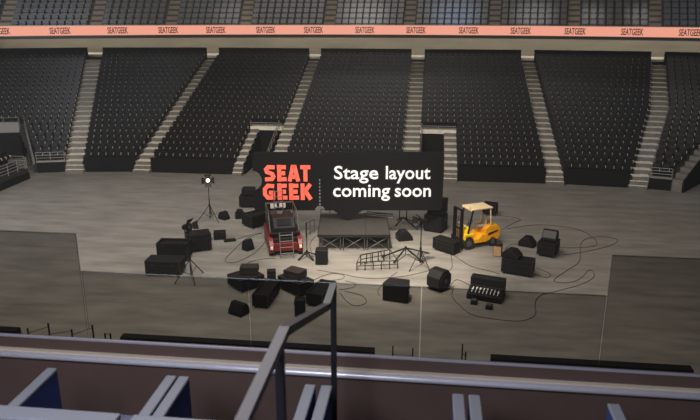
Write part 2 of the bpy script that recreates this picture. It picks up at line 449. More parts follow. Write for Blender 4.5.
mb = MB(); strip(mb, -37, 24, -.02, .3, RZ1 - .02, RZ1 + .03); strip(mb, -37, 24, .1, .3, RZ0 - .03, RZ0 + .02); obj('frame', mb, M['greymetal'], rb)

def text_mesh(txt, name, bold=.0, depth=.01, sx=1.):
    cu = bpy.data.curves.new(name, 'FONT'); cu.body = txt; cu.size = 1; cu.offset = bold; cu.extrude = depth; cu.resolution_u = 3
    cu.space_character = sx
    to = bpy.data.objects.new(name, cu); C.objects.link(to)
    dg = bpy.context.evaluated_depsgraph_get(); dg.update()
    me = bpy.data.meshes.new_from_object(to.evaluated_get(dg))
    bpy.data.objects.remove(to); bpy.data.curves.remove(cu)
    return me
def fit_text(me, x0, x1, z0, z1):
    """text is in XY; scale its bounds into x0..x1 / z0..z1 and stand it up facing -Y"""
    xs = [v.co.x for v in me.vertices]; ys = [v.co.y for v in me.vertices]
    ax, bx_, ay, by = min(xs), max(xs), min(ys), max(ys)
    for v in me.vertices:
        x = x0 + (v.co.x - ax) / (bx_ - ax) * (x1 - x0); z = z0 + (v.co.y - ay) / (by - ay) * (z1 - z0); d = v.co.z
        v.co = (x, -d, z)
    me.update(); return me
rt = fit_text(text_mesh('SEATGEEK', 'lettering', .022, .01, 1.0), -.72, .72, -.23, .23); rt.materials.clear(); rt.materials.append(M['ribbontext'])
for X in (-34.4, -30.55, -26.75, -22.95, -19.45, -16.05, -12.4, -8.85, -5.0, -1.2, 2.65, 6.35, 10.05, 13.75, 17.3, 20.9):
    a = ang_c(X); o = obj('lettering', rt, None, rb)
    o.location = (X + math.sin(a) * .03, yc(X) - math.cos(a) * .03, (RZ0 + RZ1) / 2); o.rotation_euler = (0, 0, a)

URI = .39; UTR = .85; UROWS = 8; UZ = 10.14
mb = MB()
for k in range(UROWS):
    strip(mb, -38, 25, .3 + UTR * k, .3 + UTR * (k + 1) + (.0 if k < UROWS - 1 else 6), UZ + URI * k - .5, UZ + URI * k, 40)
struct('upper_terrace', mb, M['udark'])
mb = MB(); strip(mb, -37.5, 24.5, .3, 15.5, RZ0 + .05, RZ0 + .2, 40); struct('ceiling', mb, M['pgrey'])
us = MB()
us.box((0, .34, .68), (.41, .06, .27), (R(-8), 0, 0), 0, .96)
us.box((0, .24, .40), (.38, .07, .22), (R(-5), 0, 0), 1)
us.box((0, .28, .18), (.09, .14, .36), None, 1)
useat_me = us.mesh('upper_deck_seat', [M['useat'], M['seat']])
UA = (-36.2, -30.4, -24.6, -19.4, -14.0, -7.75, -1.75, 4.45, 9.95, 15.2, 21.0)
UB = ['at far left', 'second from left', 'third from left', 'fourth from left', 'fifth from left', 'sixth from left', 'seventh from left', 'eighth from left', 'ninth from left', 'tenth from left']
# upper aisles
for j, X in enumerate(UA):
    mb = MB(); a = ang_c(X)
    for k in range(UROWS):
        d0 = .3 + UTR * k
        for h in range(2):
            d = d0 + UTR * (.25 + .5 * h); mx = Matrix.Translation((X - math.sin(a) * d, yc(X) + math.cos(a) * d, UZ + URI * k + (.02 + URI * .5 * h) / 1 - .1)) @ Matrix.Rotation(a, 4, 'Z')
            x, y, z = .42, UTR * .25, .12
            mb.add([(-x, -y, -z), (x, -y, -z), (x, y, -z), (-x, y, -z), (-x, -y, z), (x, -y, z), (x, y, z), (-x, y, z)], [(0, 3, 2, 1), (4, 5, 6, 7), (0, 1, 5, 4), (1, 2, 6, 5), (2, 3, 7, 6), (3, 0, 4, 7)], 0, mx)
    if X > -34 and X < 20:
        tag(obj('upper_steps', mb, M['ustep']), 'brown-grey upper deck aisle steps, %s from the left above the ribbon screen' % ORD[j], 'steps', 'upper deck aisle steps')
useats = []
for b in range(len(UA) - 1):
    xa, xb = UA[b] + .45, UA[b + 1] - .45; n = int(((xb - xa) * (1 + .0001 * ((xa + xb) / 2 + 2) ** 2)) / .5)
    for k in range(UROWS):
        for i in range(n):
            X = xa + (xb - xa) * (i + .5) / n; a = ang_c(X); d = .3 + UTR * k + .2
            useats.append((b, k, i, n, X - math.sin(a) * d, yc(X) + math.cos(a) * d, UZ + URI * k, a))
cand = [s for s in useats if 1 <= s[1] <= 4 and -31 < s[4] < 20]
cand.sort(key=lambda s: s[4] ** 2 + s[5] ** 2)
pick = set(s[:3] for s in cand[:300]); uproto = None; rest = MB()
for b, k, i, n, x, y, z, a in useats:
    if (b, k, i) in pick:
        if uproto is None: uproto = bpy.data.objects.new('upper_deck_seat', useat_me); o = uproto
        else: o = uproto.copy()
        C.objects.link(o); o.location = (x, y, z); o.rotation_euler = (0, 0, a)
        tag(o, 'grey upper deck seat, %s from left, %s row above ribbon screen, block %s' % (ORD[i + 1], ORD[k], UB[b]), 'seat', 'grey seats on the upper deck')
    else:
        mx = Matrix.Translation((x, y, z)) @ Matrix.Rotation(a, 4, 'Z'); o_ = len(rest.v)
        rest.v += [tuple(mx @ v.co) for v in useat_me.vertices]
        rest.f += [tuple(j + o_ for j in p.vertices) for p in useat_me.polygons]; rest.m += [p.material_index for p in useat_me.polygons]
o = obj('upper_deck_seat_rows', rest, [M['useat'], M['seat']]); tag(o, 'remaining rows of grey seats on the upper deck', 'seats', None, 'stuff')

# ------------------------------------------------------------------ props on the floor
def flight_case(label, loc, L, W, H, rz, m='case', lid=.3, casters=True, group='black road cases', inset=False, cat='case', name='road_case', rx=0):
    t = thing(name, label, cat, loc, R(rz), group)
    c = .10 if casters else 0.
    hb = (H - c) * (1 - lid)
    b = MB(); b.box((0, 0, c + hb / 2), (L, W, hb)); obj('body', b, M[m], t, bevel=.02)
    l = MB()
    if inset:
        l.box((0, -W / 2 + .03, c + hb + (H - c) * lid / 2), (L, .06, (H - c) * lid)); l.box((0, W / 2 - .03, c + hb + (H - c) * lid / 2), (L, .06, (H - c) * lid))
        l.box((-L / 2 + .03, 0, c + hb + (H - c) * lid / 2), (.06, W - .12, (H - c) * lid)); l.box((L / 2 - .03, 0, c + hb + (H - c) * lid / 2), (.06, W - .12, (H - c) * lid))
    else:
        l.box((0, 0, c + hb + .006 + (H - c) * lid / 2), (L, W, (H - c) * lid - .012))
    obj('rim' if inset else 'lid', l, M[m], t, bevel=.02)
    e = MB()
    for sx in (-1, 1):
        for sy in (-1, 1):
            e.box((sx * (L / 2 - .012), sy * (W / 2 - .012), (H + c) / 2), (.04, .04, H - c + .01))
    for sy in (-1, 1): e.box((0, sy * (W / 2 - .01), H - .012), (L, .035, .035)); e.box((0, sy * (W / 2 - .01), c + hb), (L, .03, .03))
    for sx in (-1, 1): e.box((sx * (L / 2 - .01), 0, H - .012), (.035, W, .035))
    obj('edge_trim', e, M['edge'], t)
    for sx in (-.28, .28):
        k = MB(); k.box((sx * L, -W / 2 - .008, c + hb), (.10, .03, .12)); obj('latch', k, M['edge'], t)
    if casters:
        for sx in (-1, 1):
            for sy in (-1, 1):
                k = MB(); x, y = sx * (L / 2 - .12), sy * (W / 2 - .12)
                k.tube((x - .03, y, .05), (x + .03, y, .05), .05, 10); k.box((x, y, .085), (.07, .08, .03)); obj('caster', k, M['rubber'], t)
    return t
def box_speaker(label, loc, L, W, H, rz, m='case', group='black loudspeaker boxes', tape=1., face='grille'):
    """cabinet with a grille on its front (-Y) face, side handles and feet"""
    t = thing('loudspeaker', label, 'speaker', loc, R(rz), group)
    b = MB(); b.prism([(-L / 2, -W / 2), (L / 2, -W / 2), (L / 2 * tape, W / 2), (-L / 2 * tape, W / 2)], 'z', .03, H); obj('cabinet', b, M[m], t, bevel=.03)
    g = MB(); g.box((0, -W / 2 - .012, H / 2 + .02), (L - .08, .03, H - .10)); obj('grille', g, M[face], t, bevel=.01)
    for sx in (-1, 1):
        h = MB(); h.tube((sx * (L / 2 * (1 + tape) / 2 + .03), -.1, H * .7), (sx * (L / 2 * (1 + tape) / 2 + .03), .1, H * .7), .015, 6)
        for q in (-.1, .1): h.tube((sx * (L / 2 * (1 + tape) / 2 - .03), q, H * .7), (sx * (L / 2 * (1 + tape) / 2 + .03), q, H * .7), .015, 6)
        obj('handle', h, M['greymetal'], t)
    for sx in (-1, 1):
        for sy in (-1, 1):
            k = MB(); k.tube((sx * L * .38, sy * W * .38, 0), (sx * L * .38, sy * W * .38, .035), .03, 8); obj('foot', k, M['rubber'], t)
    return t
def wedge(label, loc, L, W, H, rz, m='case', face='grille', group='black wedge monitors', tilt=0):
    """stage monitor: five sided profile extruded along X, sloping grille faces -Y and up"""
    t = thing('wedge_monitor', label, 'speaker', loc, R(rz), group)
    if tilt: t.rotation_euler = (R(tilt), 0, R(rz))
    p = [(-W / 2, 0), (W / 2, 0), (W / 2, H * .55), (W * .24, H), (-W * .12, H), (-W / 2, H * .28)]
    b = MB(); b.prism(p, 'x', -L / 2, L / 2); obj('cabinet', b, M[m], t, bevel=.025)
    g = MB(); a = Vector((0, -W / 2, H * .28)); c2 = Vector((0, -W * .12, H)); d = (c2 - a); mid = (a + c2) / 2
    g.box(mid + Vector((0, -.012, .012)), (L - .08, d.length - .07, .03), (math.atan2(d.z, d.y), 0, 0)); obj('grille', g, M[face], t)
    h = MB(); h.tube((-.09, W / 2 + .03, H * .35), (.09, W / 2 + .03, H * .35), .014, 6)
    for q in (-.09, .09): h.tube((q, W / 2 - .01, H * .35), (q, W / 2 + .03, H * .35), .014, 6)
    obj('handle', h, M['greymetal'], t)
    return t

# left heap
flight_case('long black road case at front of left heap', (-11.98, 28.13, 0), 1.62, .84, .74, 2)
flight_case('long black road case standing behind front case of left heap', (-12.25, 30.02, 0), 1.5, .8, .92, 3, inset=True, lid=.12)
flight_case('squarish black case turned askew at right of left heap', (-11.52, 31.42, 0), 1.2, .85, .92, 28)
# behind sign, left
flight_case('black case under a smaller box, left of the sign notch', (-11.0, 39.3, 0), 1.0, .8, .72, 5)
box_speaker('small black speaker box stacked on the case left of sign', (-10.95, 39.3, .73), .78, .6, .48, 5)
flight_case('long black case lying at an angle beside the red lift', (-9.45, 35.85, 0), 1.7, .95, .72, 50, inset=True, lid=.1)
wedge('small upright wedge monitor alone on floor left of red lift', (-9.0, 31.7, 0), .5, .42, .55, 55)
# bits on the floor, left
wedge('small wedge monitor left of a twin near long angled case', (-11.75, 36.6, 0), .45, .55, .45, 60)
wedge('small wedge monitor right of its twin beside long angled case', (-10.85, 36.9, 0), .5, .6, .5, 110)
flight_case('little black equipment box on floor below the two small wedges', (-10.95, 33.2, 0), .62, .5, .4, 15, casters=False)
mb = MB(); mb.box((0, 0, .05), (.62, .3, .1)); mb.box((0, 0, .11), (.5, .2, .03)); o = obj('stage_box', mb, M['case'], None, bevel=.015, loc=(-10.3, 32.85, 0)); o.rotation_euler = (0, 0, R(25)); tag(o, 'flat black stage box on floor right of little equipment box', 'box')
mb = MB(); mb.box((0, 0, .03), (.5, .26, .05)); mb.box((0, 0, .065), (.4, .16, .03)); o = obj('patch_panel', mb, M['greymetal'], None, bevel=.01, loc=(-11.55, 32.95, 0)); o.rotation_euler = (0, 0, R(8)); tag(o, 'flat grey patch panel on floor left of little equipment box', 'panel')

# cluster under the glass
flight_case('black case under a brown-black box at left of near cluster', (-7.86, 27.1, 0), 1.2, 1.12, .56, 48)
flight_case('small brown-black box lying on left case of near cluster', (-7.75, 27.35, .572), .78, .55, .30, 8, m='case2', casters=False, group='brown-black boxes')
flight_case('little black box standing between the two boxed cases', (-6.85, 27.75, 0), .38, .34, .55, 12, casters=False)
flight_case('long open-topped black case pointing towards the balcony', (-6.6, 25.72, 0), 1.75, .66, .62, 86, inset=True, lid=.12)
flight_case('black case under a tilted brown-black box in near cluster', (-5.55, 26.85, 0), 1.45, .85, .62, -40)
t = flight_case('brown-black box lying on right case of near cluster', (-5.6, 27.0, .632), .8, .62, .30, -24, m='case2', casters=False, group='brown-black boxes')
box_speaker('small upright black speaker alone in front of near cluster', (-4.92, 24.5, 0), .42, .4, .74, 6)
wedge('black wedge monitor at left front of near cluster', (-7.42, 24.35, 0), .7, .55, .48, -28)
flight_case('long black case just behind the top of the handrail', (-4.29, 26.0, 0), 1.55, .72, .62, 75, inset=True, lid=.1)

# right side
box_speaker('upright pedestal speaker in front of the stage deck corner', (-4.95, 30.25, 0), .58, .5, .76, 4)
wedge('black wedge monitor beside the right corner of stage deck', (-1.12, 34.2, 0), .62, .8, .52, 110)
box_speaker('large black speaker box under another, at right end of sign', (.55, 36.0, 0), 1.05, .95, .95, -22)
box_speaker('black speaker box stacked on a larger one behind sign end', (.62, 36.05, .96), .95, .85, .85, -15)
flight_case('long black case in front of the forklift mast', (1.08, 32.62, 0), 1.28, .6, .66, -39)
flight_case('small black case standing behind the forklift roof', (3.8, 39.3, 0), .75, .6, .72, -20)
t = thing('amplifier', 'small tan-fronted box with black top behind forklift rear wheel', 'box', (3.62, 32.35, 0), R(-12))
k = MB(); k.box((0, 0, .29), (.42, .4, .58)); obj('cabinet', k, M['case'], t, bevel=.015)
k = MB(); k.box((0, -.205, .28), (.37, .02, .5)); obj('front_panel', k, M['tan'], t)
k = MB(); k.tube((-.09, 0, .63), (.09, 0, .63), .014, 6); k.tube((-.09, 0, .57), (-.09, 0, .63), .014, 6); k.tube((.09, 0, .57), (.09, 0, .63), .014, 6); obj('handle', k, M['blackmetal'], t)
flight_case('black case with a wedge monitor on it, right of forklift', (4.34, 30.03, 0), 1.4, .72, .76, -19)
wedge('wedge monitor sitting on left end of a black case', (4.05, 30.15, .772), .62, .82, .38, 62)
wedge('black wedge monitor on floor left of the grey-topped case', (5.3, 34.0, 0), .65, .8, .48, 65)
flight_case('black case with a leaning grey panel, furthest right', (6.15, 32.8, 0), .85, 1.05, .74, -24)
wedge('wedge monitor with grey grille lying on the furthest right case', (6.2, 32.85, .752), .72, .6, .52, -22, face='gpanel')
box_speaker('wide black speaker near the middle, seen through low glass', (-1.1, 26.5, 0), 1.12, .72, .82, -12, tape=.8)
# rounded drum monitor
t = thing('drum_monitor', 'eight-sided black monitor turned on its side near floor middle', 'speaker', (.66, 27.75, 0), R(-38), 'black loudspeaker boxes')
k = MB(); k.prism([(.48 * math.cos(PI / 8 + i * PI / 4), .48 + .52 * math.sin(PI / 8 + i * PI / 4)) for i in range(8)], 'x', -.34, .34); obj('cabinet', k, M['case'], t, bevel=.02)
k = MB(); k.tube((.34, 0, .48), (.37, 0, .48), .34, 20); obj('grille', k, M['grille'], t)
k = MB(); k.tube((.36, 0, .48), (.40, 0, .48), .10, 14); obj('tweeter', k, M['edge'], t)
k = MB(); k.box((-.2, 0, .02), (.5, .5, .04)); obj('foot', k, M['rubber'], t)
# mixing console
t = thing('mixing_console', 'black mixing desk with pale faders in an opened flight case', 'mixer', (2.68, 27.15, 0), R(-17))
k = MB(); k.box((0, .28, .42), (1.46, .42, .8)); obj('case_back', k, M['case'], t, bevel=.02)
k = MB(); k.prism([(-.5, 0), (.07, 0), (.07, .42), (-.5, .26)], 'x', -.74, .74); obj('desk', k, M['blackmetal'], t, bevel=.015)
for i in range(8):
    x = -.55 + .157 * i
    k = MB(); k.box((x, -.22, .36), (.03, .36, .03), (math.atan2(.16, .57), 0, 0)); k.box((x, -.25 + .07 * ((i * 3) % 4), .375), (.075, .05, .05)); obj('fader', k, M['white'], t)
k = MB(); k.box((0, .02, .45), (1.4, .1, .06)); obj('meter_bridge', k, M['edge'], t)
for (x, y, lb, w) in ((2.13, 26.42, 'small black foot pedal left of its twin below mixing desk', .26), (2.72, 26.0, 'small black foot pedal right of its twin below mixing desk', .28)):
    t = thing('foot_pedal', lb, 'pedal', (x, y, 0), R(-15)); k = MB(); k.box((0, 0, .09), (w, .3, .18), None, 0, .9); obj('housing', k, M['blackmetal'], t, bevel=.01); k = MB(); k.box((0, -.02, .19), (w * .7, .18, .02), (R(10), 0, 0)); obj('plate', k, M['greymetal'], t)

# ------------------------------------------------------------------ stands
def spot_stand(label, loc, rz, h, spread, lit, pitch_, foot_angles=(200, 320, 80), hub=.55, group='spotlight stands'):
    t = thing('spotlight_stand', label, 'spotlight', loc, 0, group)
    k = MB(); k.tube((0, 0, hub * .25), (0, 0, h * .6), .032, 8); k.tube((0, 0, h * .6), (0, 0, h), .022, 8); obj('pole', k, M['blackmetal'], t)
    k = MB(); k.tube((0, 0, h * .38), (0, 0, h * .44), .055, 8); obj('collar', k, M['blackmetal'], t)
    for a in foot_angles:
        k = MB(); c, s_ = math.cos(R(a)), math.sin(R(a)); k.tube((0, 0, h * .41), (c * spread, s_ * spread, .02), .022, 6); k.tube((0, 0, hub * .4), (c * spread * .5, s_ * spread * .5, h * .215), .014, 6); obj('leg', k, M['blackmetal'], t)
    hd = bpy.data.objects.new('lamp_head', None); hm = MB()
    q = Euler((R(pitch_), 0, R(rz))).to_matrix().to_4x4(); mx = Matrix.Translation((0, 0, h + .12)) @ q
    def P(x, y, z): return tuple(mx @ Vector((x, y, z)))
    bpy.data.objects.remove(hd)
    hm.tube(P(0, .22, 0), P(0, -.12, 0), .13, 12, r2=.19); hm.tube(P(0, .3, 0), P(0, .22, 0), .08, 12, r2=.13)
    head = obj('lamp_head', hm, M['blackmetal'], t)
    k = MB(); k.tube(P(0, -.12, 0), P(0, -.135, 0), .105, 16); obj('lens', k, M['lens' if lit else 'lensoff'], head)
    for ax in range(4):
        k = MB(); an = ax * PI / 2; cx, cz = math.cos(an), math.sin(an)
        a0 = Vector((cx * .19, -.13, cz * .19)); a1 = Vector((cx * .36, -.30, cz * .36)); sd = Vector((-cz, 0, cx))
        vs = [a0 + sd * .14, a0 - sd * .14, a1 - sd * .2, a1 + sd * .2]; vs += [v + Vector((0, .012, 0)) for v in vs]
        k.add([P(*v) for v in vs], [(0, 1, 2, 3), (7, 6, 5, 4), (0, 4, 5, 1), (1, 5, 6, 2), (2, 6, 7, 3), (3, 7, 4, 0)]); obj('barn_door', k, M['blackmetal'], head)
    k = MB(); k.bar(P(-.2, .02, 0), P(-.2, .02, -.22), .03, .02); k.bar(P(.2, .02, 0), P(.2, .02, -.22), .03, .02); k.bar(P(-.2, .02, -.22), P(.2, .02, -.22), .03, .03); k.tube((0, 0, h - .15), (0, 0, h), .03, 8); obj('yoke', k, M['blackmetal'], t)
    return t
spot_stand('tall spotlight stand with a glowing lamp, furthest left', (-12.45, 36.2, 0), 18, 2.3, .8, True, -8, (215, 325, 100))
spot_stand('spotlight stand with unlit lamp in front of the left heap', (-10.55, 27.55, 0), 65, 2.4, .85, False, -12, (230, 300, 70))
spot_stand('spotlight stand with unlit lamp right of the stage deck', (-.2, 30.5, 0), -60, 2.1, 1.0, False, -5, (240, 300, 85))
# boom stand with a wide flat tripod
def floor_tripod(label, loc, h, r, angs, apex=.35, mtl='blackmetal', cat='stand', name='microphone_stand'):
    t = thing(name, label, cat, loc)
    k = MB(); k.tube((0, 0, .08), (0, 0, h), .022, 8); obj('pole', k, M[mtl], t)
    for a in angs:
        k = MB(); k.bar((0, 0, apex), (math.cos(R(a)) * r, math.sin(R(a)) * r, .03), .07, .05); obj('leg', k, M[mtl], t)
    k = MB(); k.tube((0, 0, apex - .06), (0, 0, apex + .08), .05, 8); obj('collar', k, M[mtl], t)
    return t
floor_tripod('tall thin black pole on a splayed tripod right of the red lift', (-5.8, 30.95, 0), 1.85, .62, (235, 310, 20, 110), .3)
floor_tripod('low splayed black tripod base beside the stair rail frames', (-.95, 31.75, 0), .48, 1.25, (200, 315, 20, 245), .42)
t = thing('truss_stand', 'black two-post stand with splayed legs behind the stage deck', 'stand', (-1.3, 36.9, 0), R(5))
for x in (-.2, .2):
    k = MB(); k.tube((x, 0, .3), (x, 0, 1.35), .03, 8); obj('post', k, M['blackmetal'], t)
k = MB(); k.tube((-.2, 0, .9), (.2, 0, .9), .02, 6); k.tube((-.2, 0, 1.3), (.2, 0, 1.3), .02, 6); k.tube((-.25, 0, .35), (.25, 0, .35), .03, 6); obj('crossbar', k, M['blackmetal'], t)
for (x, y) in ((-.45, -.5), (.7, -.8), (.7, .2), (-.3, .6)):
    k = MB(); k.bar((0, 0, .38), (x, y, .03), .07, .05); obj('leg', k, M['blackmetal'], t)

# ------------------------------------------------------------------ stage deck
DZ = .86; DR = R(6.8); DC = (-3.81, 33.95)
t = thing('stage_deck', 'square dark grey stage deck in three bays on cross-braced legs', 'stage', (*DC, 0), DR)
for i in range(3):
    k = MB(); k.box((-1.22 + 1.22 * i, 0, DZ - .05), (1.215, 3.66, .10)); obj('deck_panel', k, M['deck'], t, bevel=.008)
k = MB()
for y in (-1.82, 1.82): k.box((0, y, DZ - .06), (3.67, .04, .13))
for x in (-1.83, 1.83): k.box((x, 0, DZ - .06), (.04, 3.67, .13))
obj('edge_frame', k, M['edge'], t)
for i in range(3):
    for y in (-1.75, -.6, .6, 1.75):
        for dx in (-.54, .54):
            x = -1.22 + 1.22 * i + dx
            k = MB(); k.tube((x, y, 0), (x, y, DZ - .1), .025, 6); obj('leg', k, M['greymetal'], t)
    for y in (-1.75, 1.75):
        k = MB(); x0, x1 = -1.22 + 1.22 * i - .54, -1.22 + 1.22 * i + .54
        k.tube((x0, y, .06), (x1, y, DZ - .12), .018, 6); k.tube((x0, y, DZ - .12), (x1, y, .06), .018, 6); obj('cross_brace', k, M['greymetal'], t)
# rails lying / standing on and beside the deck
def frame_rail(label, loc, rz, L, H, nb=3, name='rail_frame'):
    t = thing(name, label, 'railing', loc, R(rz)); k = MB()
    k.tube((-L / 2, 0, H), (L / 2, 0, H), .022, 6); obj('rail', k, M['greymetal'], t); k = MB(); k.tube((-L / 2, 0, .12), (L / 2, 0, .12), .018, 6); obj('rail', k, M['greymetal'], t)
    for i in range(nb):
        x = -L / 2 + L * i / (nb - 1); k = MB(); k.tube((x, 0, 0), (x, 0, H), .022, 6); obj('post', k, M['greymetal'], t)
    return t
frame_rail('small grey guard frame standing left of the stage deck', (-6.25, 34.4, 0), 70, .9, .75)
frame_rail('small grey guard frame standing on left back of stage deck', (-5.25, 35.1, DZ + .004), 12, 1.0, .42)
for (x, y, L, rz, lb) in ((-2.55, 35.9, 1.5, -12, 'furthest grey pipe lying on right back corner of stage deck'), (-2.6, 35.6, 1.6, -8, 'middle grey pipe lying on right back corner of stage deck'), (-2.5, 35.25, 1.6, -16, 'nearest grey pipe lying on right back corner of stage deck')):
    k = MB(); k.tube((-L / 2, 0, .04), (L / 2, 0, .04), .04, 8); k.tube((L / 2 - .08, 0, .04), (L / 2, 0, .04), .046, 8); k.tube((-L / 2, 0, .04), (-L / 2 + .08, 0, .04), .046, 8)
    o = obj('pipe', k, M['greymetal'], None, loc=(x, y, DZ + .008)); o.rotation_euler = (0, 0, R(rz)); tag(o, lb, 'pipe')
# stair rail frames in front of the stage
t = thing('folding_barrier', 'low dark grey double barrier of linked rail frames before the stage', 'barrier', (-2.25, 30.0, 0), R(14))
for (x0, y0, x1, y1, h) in ((-1.0, -.28, .95, -.28, .42), (-.72, .42, .8, .95, .52)):
    k = MB(); k.tube((x0, y0, h), (x1, y1, h), .025, 6); obj('rail', k, M['blackmetal'], t); k = MB(); k.tube((x0, y0, h * .55), (x1, y1, h * .55), .02, 6); obj('rail', k, M['blackmetal'], t)
    for i in range(6):
        u = i / 5; k = MB(); x, y = x0 + (x1 - x0) * u, y0 + (y1 - y0) * u; k.tube((x, y, 0), (x, y, h), .024, 6); obj('post', k, M['blackmetal'], t)
for u in (0, .34, .67, 1):
    k = MB(); k.tube((-1.0 + 1.95 * u, -.28, .42), (-.72 + 1.52 * u, .42 + .53 * u, .52), .02, 6); obj('link', k, M['blackmetal'], t)

# ------------------------------------------------------------------ sign standing on the deck
SA = math.atan(.118); ST = (-4.245, 34.58, DZ + .001)
sg = thing('ticket_sign', 'big black ticket-shaped sign with coral and white lettering standing on stage deck', 'sign', ST, SA)
def arc(cx, cz, r, a0, a1, n=10): return [(cx + r * math.cos(R(a0 + (a1 - a0) * i / n)), cz + r * math.sin(R(a0 + (a1 - a0) * i / n))) for i in range(n + 1)]
b0, t0 = 1.42 - DZ, 4.60 - DZ
L_, R_ = -4.98, 5.12
pts = [(L_ + .15, b0)] + arc(-1.45, b0, .27, 180, 0, 8) + [(-.72, b0), (0, 0), (.85, b0)] + arc(R_ - .2, b0 + .2, .2, -90, 0, 4) + arc(R_ - .15, t0 - .15, .15, 0, 90, 4) + arc(-1.45, t0, .27, 0, -180, 8) + arc(L_ + .15, t0 - .15, .15, 90, 180, 4)
pts += arc(L_ - .12, 3.07 - DZ, .58, 78, -78, 12) + arc(L_ + .15, b0 + .15, .15, 180, 270, 4)
import bmesh
bm = bmesh.new(); seen = []
for p in pts:
    if not seen or (abs(p[0] - seen[-1][0]) + abs(p[1] - seen[-1][1])) > 1e-3: seen.append(p)
if (abs(seen[0][0] - seen[-1][0]) + abs(seen[0][1] - seen[-1][1])) < 1e-3: seen.pop()
fv = [bm.verts.new((p[0], -.09, p[1])) for p in seen]; fc = bm.faces.new(fv)
ex = bmesh.ops.extrude_face_region(bm, geom=[fc]); bmesh.ops.translate(bm, vec=(0, .18, 0), verts=[v for v in ex['geom'] if isinstance(v, bmesh.types.BMVert)])
bmesh.ops.triangulate(bm, faces=[f_ for f_ in bm.faces if len(f_.verts) > 4]); bmesh.ops.recalc_face_normals(bm, faces=bm.faces)
me = bpy.data.meshes.new('panel'); bm.to_mesh(me); bm.free(); me.materials.append(M['signblack']); obj('panel', me, None, sg)
# chunky coral letters as thick strokes in a unit box
GL = {'S': [[(.97, .86), (.36, .87), (.16, .74), (.24, .57), (.74, .45), (.84, .29), (.68, .14), (.03, .12)]],
      'E': [[(.17, .0), (.17, 1.)], [(.1, .865), (.95, .865)], [(.1, .5), (.86, .5)], [(.1, .135), (1., .135)]],
      'A': [[(.13, 0), (.45, .98)], [(.87, 0), (.55, .98)], [(.2, .28), (.8, .28)], [(.35, .88), (.65, .88)]],
      'T': [[(0, .865), (1, .865)], [(.5, 0), (.5, .9)]],
      'G': [[(.95, .84), (.42, .87), (.17, .66), (.17, .34), (.4, .13), (.85, .14)], [(.84, .02), (.84, .5)], [(.5, .44), (.97, .44)]],
      'K': [[(.16, 0), (.16, 1.)], [(.25, .42), (.82, .97)], [(.38, .56), (.86, .03)]]}
def glyph(mb, ch, x0, x1, z0, z1):
    th = .235 * (z1 - z0)
    for st in GL[ch]:
        P = [Vector((x0 + (x1 - x0) * p[0], z0 + (z1 - z0) * p[1])) for p in st]; n = len(P); A = []; B = []
        for i in range(n):
            d0 = (P[i] - P[i - 1]).normalized() if i else (P[1] - P[0]).normalized()
            d1 = (P[i + 1] - P[i]).normalized() if i < n - 1 else d0
            n0 = Vector((-d0.y, d0.x)); n1 = Vector((-d1.y, d1.x)); m_ = (n0 + n1).normalized(); l = th / 2 / max(.5, m_.dot(n0))
            A.append(P[i] + m_ * l); B.append(P[i] - m_ * l)
        for i in range(n - 1):
            mb.prism([tuple(A[i]), tuple(B[i]), tuple(B[i + 1]), tuple(A[i + 1])], 'y', -.13, -.09)
for ch, xa, xb in (('S', -4.36, -3.80), ('E', -3.66, -3.20), ('A', -3.12, -2.50), ('T', -2.46, -1.93)): k = MB(); glyph(k, ch, xa, xb, 3.04 - DZ, 3.93 - DZ); obj('letter', k, M['coral'], sg)
for ch, xa, xb in (('G', -4.48, -3.84), ('E', -3.68, -3.18), ('E', -3.06, -2.56), ('K', -2.46, -1.84)): k = MB(); glyph(k, ch, xa, xb, 2.02 - DZ, 2.92 - DZ); obj('letter', k, M['coral'], sg)
ref = text_mesh('Stage layout', 'lettering', .014, .01); ry = [v.co.y for v in ref.vertices]; zs = .95 / (max(ry) - min(ry)); r0 = min(ry)
for txt, xa, xb, zb in (('Stage', -.68, 1.66, 2.93), ('layout', 2.06, 4.42, 2.93), ('coming', -.74, 2.30, 1.96), ('soon', 2.55, 4.48, 1.96)):
    me = text_mesh(txt, 'lettering', .014, .01, 1.02); ys = [v.co.y for v in me.vertices]
    fit_text(me, xa, xb, zb - DZ + (min(ys) - r0) * zs, zb - DZ + (max(ys) - r0) * zs); me.materials.clear(); me.materials.append(M['signwhite'])
    for v in me.vertices: v.co.y -= .10
    obj('lettering', me, None, sg)
for i in range(8):
    k = MB(); k.box((-1.45, -.1, 1.78 - DZ + .19 * i), (.06, .03, .10)); obj('dash', k, M['dash'], sg)

# ------------------------------------------------------------------ forklift (local: forward = -Y, right side = -X ... width along X)
fk = thing('forklift', 'yellow forklift truck with cream roof and black mast', 'forklift', (2.55, 33.72, 0), R(-61)); fk.scale = (.9, .9, 1.0)
k = MB(); k.prism([(-.95, .28), (.55, .28), (.55, .72), (.15, .72), (-.05, .52), (-.55, .52), (-.7, .8), (-.95, .85)], 'x', -.52, .52); obj('chassis', k, M['yellow'], fk, bevel=.03)
k = MB(); k.prism([(.35, .34), (1.28, .34), (1.38, .55), (1.36, .98), (1.2, 1.14), (.62, 1.16), (.35, 1.0)], 'x', -.54, .54); obj('counterweight', k, M['yellow'], fk, bevel=.06)
for sx in (-.545, .545):
    k = MB(); k.prism([(.55, .62), (1.2, .80), (1.2, .88), (.55, .76)], 'x', sx - .012, sx + .012); obj('side_slot', k, M['rubber'], fk)
k = MB(); k.box((0, .32, 1.08), (.5, .5, .14)); k.box((0, .6, 1.34), (.48, .12, .5), (R(-8), 0, 0)); obj('driver_seat', k, M['seatgrey'], fk, bevel=.04)
k = MB(); k.prism([(-.95, .8), (-.72, .8), (-.6, 1.15), (-.78, 1.2)], 'x', -.46, .46); obj('dashboard', k, M['yellow2'], fk, bevel=.02)
k = MB(); k.tube((0, -.62, 1.1), (0, -.36, 1.3), .025, 8); 
